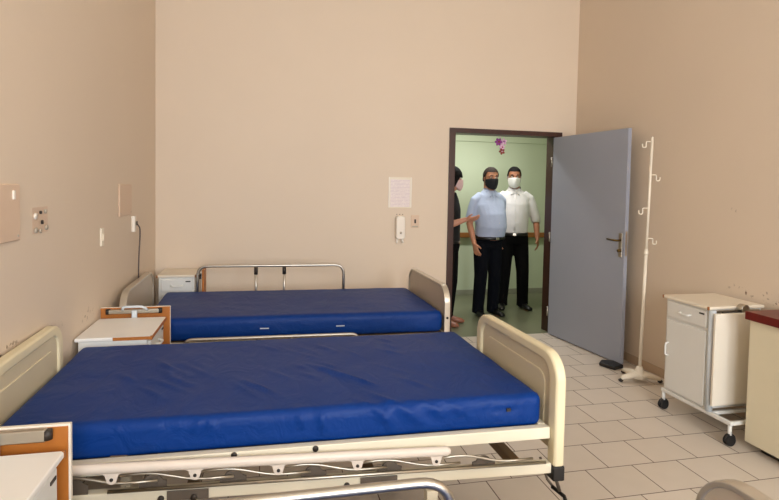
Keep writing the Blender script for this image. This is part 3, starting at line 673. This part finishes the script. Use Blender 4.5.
def person(label, loc, yaw, spec):
    t = thing('person', label, 'person', loc, yaw)
    k = spec['h']/1.80
    skin = mat('skin', spec['skin'], .5, mottling=.06, mscale=25)
    Z = lambda *p: Vector(p)*k
    hc = Z(*spec.get('head', (0, -.02, 1.68))); hy = spec.get('hyaw', 0); hp = spec.get('hpitch', 0)
    RM = Matrix.Rotation(hy, 3, 'Z') @ Matrix.Rotation(hp, 3, 'X')
    T = lambda p: tuple(hc+RM @ (Vector(p)*k))
    bel = spec.get('belly', 0); wd = spec.get('wide', 1.0)
    # torso sections: z, half width, half depth, forward shift
    tor = [(.84, .155, .105, 0), (.93, .168, .12, 0), (1.0, .165, .115+bel*.6, bel*.6), (1.1, .165, .115+bel, bel), (1.22, .17, .118+bel*.7, bel*.7), (1.34, .18, .115+bel*.2, bel*.2), (1.41, .166, .1, 0), (1.47, .135, .085, 0), (1.5, .098, .075, 0), (1.53, .066, .064, -.004), (1.6, .058, .062, -.014), (1.66, .055, .06, -.02)]
    body = MB()
    body.loft([Z(0, -f, z) for z, rx, ry, f in tor], [(ry*k, rx*wd*k) for z, rx, ry, f in tor], 22, ref=(0, 1, 0))
    head_shape(body, T, spec.get('hw', 1))
    legs, arms = spec['legs'], spec['arms']
    for L in legs:
        hip, kn, an, toe = [Z(*p) for p in L]
        body.loft([hip, hip.lerp(kn, .5), kn, kn.lerp(an, .4), an], [.085*k, .074*k, .055*k, .052*k, .036*k], 14)
        body.loft([an+Z(0, .03, -.03), an+Z(0, 0, -.045), an.lerp(toe, .6)+Z(0, 0, -.03), toe], [.03*k, .036*k, .034*k, .02*k], 12)
    for A in arms:
        sh, el, wr = [Z(*p) for p in A['j']]
        body.loft([sh, sh.lerp(el, .5), el, el.lerp(wr, .35), wr], [.052*k, .046*k, .04*k, .04*k, .026*k], 14)
        hand(body, wr, (Vector(A.get('hd', (wr-el)))).normalized(), None, A['pn'], A.get('curl', .35), 1.0*k, A['ts'])
    bo = remeshed(body, 'body', skin, t, .0055, 2)
    # eyes, brows
    eye_m = mat('eye white', srgb(225, 215, 205), .3, mottling=0); iris_m = mat('dark iris', srgb(40, 28, 22), .25, mottling=0)
    hair_m = mat('hair', spec['hair'], .75, spec=.15, mottling=.3, mscale=80, bump=.5, bscale=140)
    for s in (-1, 1):
        e = MB().ball((s*.031, -.088, .018), (.0125, .009, .008), 12).map(T).build('eye', eye_m, t)
        MB().ball((s*.031, -.0955, .018), (.0055, .003, .0055), 10).map(T).build('iris', iris_m, e)
        MB().loft([(s*.014, -.104, .042), (s*.032, -.102, .047), (s*.052, -.086, .041)], [.003, .0045, .003], 8).map(T).build('eyebrow', hair_m, t)
    # hair cap
    hb = []; idx = {}; na, nz_ = 36, 16; vs = []; fs = []
    hl = spec['hairline']
    for i in range(nz_+1):
        for j in range(na):
            th = 2*PI*j/na; c = math.cos(th)                    # c=1 at the front
            ze = hl(c)                                          # lower edge of the hair at that bearing
            ph = i/nz_; zz = ze+(.128-ze)*ph
            rr = max(0.0, 1-((zz-.02)/.112)**2)**.5 if zz > .02 else 1.0-.9*(.02-zz)
            n_ = 1+.03*noise.noise(Vector((math.sin(th)*3, c*3, zz*30)))
            hb_ = spec.get('hair_big', 1.03); vs.append(((.083*rr*n_+.004)*math.sin(th)*spec.get('hw', 1)*hb_, .012-(.104*rr*n_+.004)*c*hb_, .03+(zz-.03)*hb_))
    for i in range(nz_):
        for j in range(na): fs.append((i*na+j, i*na+(j+1) % na, (i+1)*na+(j+1) % na, (i+1)*na+j))
    fs.append([nz_*na+j for j in range(na)])
    ho = MB().add(vs, fs).map(T).build('hair', hair_m, t)
    so_ = ho.modifiers.new('thick', 'SOLIDIFY'); so_.thickness = .014*k; so_.offset = -1
    # face mask with ear loops
    mm = mat('face mask', spec['mask'], .75, mottling=.05, mscale=40, bump=.2, bscale=50)
    vs, fs = [], []; nu, nv = 18, 12
    for i in range(nv+1):
        for j in range(nu+1):
            v = i/nv; th = -1.25+2.5*j/nu; c = math.cos(th*.9)
            top = .004+.006*c-.03*(1-c)*1.2; bot = -.124+.055*(1-c)*1.4; z = bot+(top-bot)*v
            bul = .028*math.exp(-(th/.45)**2)*math.sin(PI*(.2+.58*v))
            rx = .072+.008; ry = .094+.012; chin = 1-.30*max(0, .5-v)**1.2
            vs.append((math.sin(th)*rx*spec.get('hw', 1)*(1-.14*max(0, .55-v)), -math.cos(th)*(ry+bul)*(.86+.14*min(1, v*2.2+.35)), z))
    for i in range(nv):
        for j in range(nu): a = i*(nu+1)+j; fs.append((a, a+1, a+nu+2, a+nu+1))
    mo = MB().add(vs, fs).map(T).build('face_mask', mm, t); sm_ = mo.modifiers.new('thick', 'SOLIDIFY'); sm_.thickness = .004; sm_.offset = 1
    for s in (-1, 1):
        MB().loft([(s*.076, -.035, -.02), (s*.081, -.01, .012), (s*.085, .022, .02), (s*.086, .034, -.005), (s*.08, .01, -.04), (s*.072, -.03, -.062)], .0022, 6).map(T).build('ear_loop', mm, mo)
    # shirt
    cm = mat('shirt cloth', spec['shirt'], .8, mottling=.05, mscale=14, bump=.35, bscale=22)
    def at_z(z): return tuple(float(np.interp(z, [q[0] for q in tor], [q[i] for q in tor])) for i in (1, 2, 3))
    g = .016; sb = MB(); sec = [q for q in tor if .93 <= q[0] <= 1.5]
    lo = spec.get('hem', .985); sec = [(lo,)+at_z(lo)]+[q for q in sec if q[0] > lo+.03]
    sb.loft([Z(0, -f, z) for z, rx, ry, f in sec]+[Z(0, -.004, 1.54)], [((ry+g)*k, (rx+g)*wd*k) for z, rx, ry, f in sec]+[(.076*k, .08*k)], 24, ref=(0, 1, 0))
    for A in arms:
        sh, el, wr = [Z(*p) for p in A['j']]; fr = A.get('sleeve', .8); e2 = sh.lerp(el, min(1, fr)); 
        pts = [sh+Z(0, 0, -.004)+(Vector((0, 0, 0))-sh.normalized()*0), sh.lerp(el, .3), e2]; rr = [.06*k, .064*k, .064*k]
        inner = Z(sh.x/k*.55, sh.y/k, 1.45); pts = [inner]+pts; rr = [.075*k]+rr
        sb.loft(pts, rr, 16)
        if fr > 1:
            sb.loft([el, el.lerp(wr, fr-1)], [.06*k, .054*k], 16)
    sh_o = remeshed(sb, 'shirt', cm, t, .010, 4)
    if spec.get('collar', True):
        for s in (-1, 1):
            MB().add([T2 for T2 in [Z(s*.004, -.098, 1.475), Z(s*.05, -.098, 1.45), Z(s*.078, -.05, 1.515), Z(s*.075, .03, 1.555), Z(s*.06, -.03, 1.56), Z(s*.03, -.075, 1.53)]], [(0, 1, 2, 5), (5, 2, 3, 4)]).build('collar', cm, sh_o).modifiers.new('t', 'SOLIDIFY').thickness = .006
        yy = lambda z: -(np.interp(z, [q[0] for q in tor], [q[2]+q[3] for q in tor])+g+.001)
        zs = [1.47, 1.38, 1.28, 1.18, 1.08, lo+.03]
        pk = MB().loft([Z(0, yy(z)+.002, z) for z in zs], [(.004*k, .014*k)]*len(zs), 8, ref=(0, 1, 0)).build('placket', cm, sh_o)
        for z in (1.42, 1.33, 1.24, 1.15, 1.06): MB().ball(Z(0, yy(z)-.003, z), (.005, .003, .005), 8).build('button', eye_m, pk)
    if spec.get('pocket'):
        MB().box(.05*k, .13*k, -.14*k, -.133*k, 1.25*k, 1.34*k).build('shirt_pocket', cm, sh_o, bevel=.002)
    # trousers
    tm = mat('trouser cloth', spec['trousers'], .9, spec=.12, mottling=.1, mscale=12, bump=.3, bscale=20)
    tb = MB(); w1 = spec.get('waist', 1.02)
    tb.loft([Z(0, 0, .84), Z(0, 0, .93), Z(0, -at_z(.97)[2], .97), Z(0, -at_z(w1)[2], w1)], [(.118*k, .165*wd*k), (.135*k, .182*wd*k), ((at_z(.97)[1]+.013)*k, (at_z(.97)[0]+.013)*wd*k), ((at_z(w1)[1]+.011)*k, (at_z(w1)[0]+.011)*wd*k)], 22, ref=(0, 1, 0))
    for L in legs:
        hip, kn, an, toe = [Z(*p) for p in L]
        tb.loft([hip+Z(0, 0, .03), hip.lerp(kn, .4), kn, an+Z(0, 0, .02), an+Z(0, 0, -.055)], [.1*k, .094*k, .08*k, .072*k, .074*k], 16)
    tr_o = remeshed(tb, 'trousers', tm, t, .010, 4)
    belt_m = mat('black belt', srgb(24, 20, 18), .4, mottling=.1)
    bw = at_z(w1); bpts = [(math.cos(a)*(bw[0]+.013)*wd*k, (math.sin(a)*(bw[1]+.013)-bw[2])*k, (w1-.037)*k) for a in [2*PI*i/28 for i in range(29)]]
    bl = MB().loft(bpts, [(.018*k, .006)]*29, 8, ref=(0, 0, 1)).build('belt', belt_m, tr_o)
    MB().box(-.022*k, .022*k, -(bw[1]+bw[2]+.024)*k, -(bw[1]+bw[2]+.016)*k, (w1-.053)*k, (w1-.022)*k).build('belt_buckle', M['steel'], bl, bevel=.003)
    # shoes
    sm2 = mat('shoe leather', spec['shoes'], .35, mottling=.1)
    for L in legs:
        hip, kn, an, toe = [Z(*p) for p in L]; d = (toe-an); d.z = 0; d.normalize(); g0 = Vector((an.x, an.y, 0))
        sb2 = MB().loft([g0-d*.075+Vector((0, 0, .035)), g0-d*.06+Vector((0, 0, .045)), g0+d*.02+Vector((0, 0, .052)), g0+d*.1+Vector((0, 0, .036)), g0+d*.17+Vector((0, 0, .028)), g0+d*.2+Vector((0, 0, .022))], [(.02, .02), (.042, .036), (.05, .042), (.034, .047), (.026, .042), (.012, .02)], 16, ref=(0, 0, 1))
        for v in sb2.v: v.z = max(v.z, .002)
        sb2.build('shoe', sm2, t)
    return t

short_hair = lambda c: .08 if c > .55 else (.08-(.55-c)/.35*.068 if c > .2 else (.012 if c > -.1 else -.045))
man_legs = lambda sp, turn=(.03, -.03): [[(-.09, 0, .88), (-.1-sp*.5, -.015, .49), (-.105-sp, .02, .09), (-.135-sp, -.16, .03)], [(.09, 0, .88), (.1+sp*.5, -.015, .49), (.105+sp, .02, .09), (.135+sp, -.16, .03)]]
person('man in a light blue shirt and black face mask standing in the doorway', (2.67, 6.20, 0), R(10), dict(
    h=1.80, skin=srgb(186, 128, 98), hair=srgb(46, 38, 34), shirt=srgb(176, 187, 213), trousers=srgb(11, 13, 20), shoes=srgb(18, 17, 17), mask=srgb(22, 22, 26),
    belly=.06, wide=1.05, head=(0, -.03, 1.685), hyaw=R(-12), hpitch=R(9), hw=1.05, hairline=short_hair, waist=1.0, hem=.985, pocket=False,
    legs=man_legs(0),
    arms=[dict(j=[(-.195, .01, 1.41), (-.25, .03, 1.13), (-.235, -.07, .89)], pn=(1, .2, 0), ts=1, sleeve=.85), dict(j=[(.195, .01, 1.41), (.235, .12, 1.15), (.1, .2, .98)], pn=(-1, 0, 0), ts=-1, sleeve=.85)]))
person('man in a white shirt with rolled sleeves and white mask beside the blue shirt man', (3.15, 6.50, 0), R(-20), dict(
    h=1.83, skin=srgb(158, 104, 76), hair=srgb(15, 12, 12), shirt=srgb(216, 212, 212), trousers=srgb(11, 10, 11), shoes=srgb(16, 15, 15), mask=srgb(232, 230, 226),
    belly=.01, wide=1.0, head=(-.01, -.02, 1.682), hyaw=R(-2), hpitch=R(9), hairline=short_hair, waist=1.0, hem=.985,
    legs=[[(-.09, 0, .88), (-.1, -.015, .49), (-.12, .02, .09), (-.135, -.16, .03)], [(.09, 0, .88), (.125, -.02, .49), (.14, .03, .09), (.22, -.13, .03)]],
    arms=[dict(j=[(-.195, .01, 1.41), (-.25, .05, 1.14), (-.2, -.05, .9)], pn=(1, 0, 0), ts=1, sleeve=1.15), dict(j=[(.195, .01, 1.41), (.28, .02, 1.14), (.29, -.07, .91)], pn=(-1, .2, 0), ts=-1, sleeve=1.15)]))
bob = lambda c: .03 if c > .6 else (.03-(.6-c)/.3*.09 if c > .3 else -.08)
person('person in black half hidden by the door frame with one hand held out', (2.04, 5.86, 0), R(55), dict(
    h=1.77, skin=srgb(196, 138, 112), hair=srgb(14, 11, 12), shirt=srgb(13, 11, 13), trousers=srgb(12, 11, 12), shoes=srgb(150, 96, 74), mask=srgb(222, 188, 186),
    belly=.0, wide=.92, head=(0, -.03, 1.685), hyaw=R(30), hpitch=R(6), hair_big=1.22, hairline=bob, waist=1.0, hem=.96, collar=False,
    legs=man_legs(-.01),
    arms=[dict(j=[(-.18, .01, 1.42), (-.215, -.02, 1.15), (-.14, -.24, 1.235)], pn=(.5, 0, .8), ts=1, sleeve=.7, curl=.25, hd=(.12, -.98, .1)), dict(j=[(.18, .01, 1.42), (.21, .1, 1.14), (.12, .16, .92)], pn=(-1, 0, 0), ts=-1, sleeve=.7)]))

# ------------------------------------------------------------------ light
def area(name, loc, rot, sx, sy, power, color=(1, 1, 1)):
    l = bpy.data.lights.new(name, 'AREA'); l.shape = 'RECTANGLE'; l.size = sx; l.size_y = sy; l.energy = power; l.color = color
    o = bpy.data.objects.new(name, l); col.objects.link(o); o.location = loc; o.rotation_euler = rot; return o
for i, (a, b) in enumerate(WX):
    area('daylight_%d' % i, ((a+b)/2, YR-.2, (WZ0+WZ1)/2), (R(90), 0, 0), b-a, WZ1-WZ0, 95, (.93, .97, 1.0))
area('hall_lamp', (2.6, 6.2, HZ-.03), (0, 0, 0), 1.2, .25, 20, (1, .98, .93))
world = bpy.data.worlds.new('World'); scene.world = world; world.use_nodes = True
world.node_tree.nodes['Background'].inputs[0].default_value = (.75, .85, 1, 1); world.node_tree.nodes['Background'].inputs[1].default_value = .6

# ------------------------------------------------------------------ camera
fpx, yaw, pitch, roll, sh = 543.876, .2260941, .0428698, .0185504, -39.3637
Fw = Vector((math.sin(yaw)*math.cos(pitch), math.cos(yaw)*math.cos(pitch), -math.sin(pitch)))
r0 = Vector((math.cos(yaw), -math.sin(yaw), 0)); u0 = r0.cross(Fw)
Rt = r0*math.cos(roll)+u0*math.sin(roll); Up = -r0*math.sin(roll)+u0*math.cos(roll)
cd = bpy.data.cameras.new('camera'); cam = bpy.data.objects.new('camera', cd); col.objects.link(cam)
cd.sensor_fit = 'HORIZONTAL'; cd.sensor_width = 36; cd.lens = fpx/779*36; cd.shift_y = sh/779; cd.clip_start = .02
m4 = Matrix((Rt, Up, -Fw)).transposed().to_4x4(); m4.translation = (0, 0, 1.55); cam.matrix_world = m4
scene.camera = cam
scene.view_settings.view_transform = 'Standard'; scene.view_settings.look = 'None'; scene.view_settings.gamma = 1; scene.view_settings.use_curve_mapping = False
scene.view_settings.exposure = 0.82
scene.cycles.max_bounces = 8; scene.cycles.diffuse_bounces = 6; scene.cycles.use_denoising = True
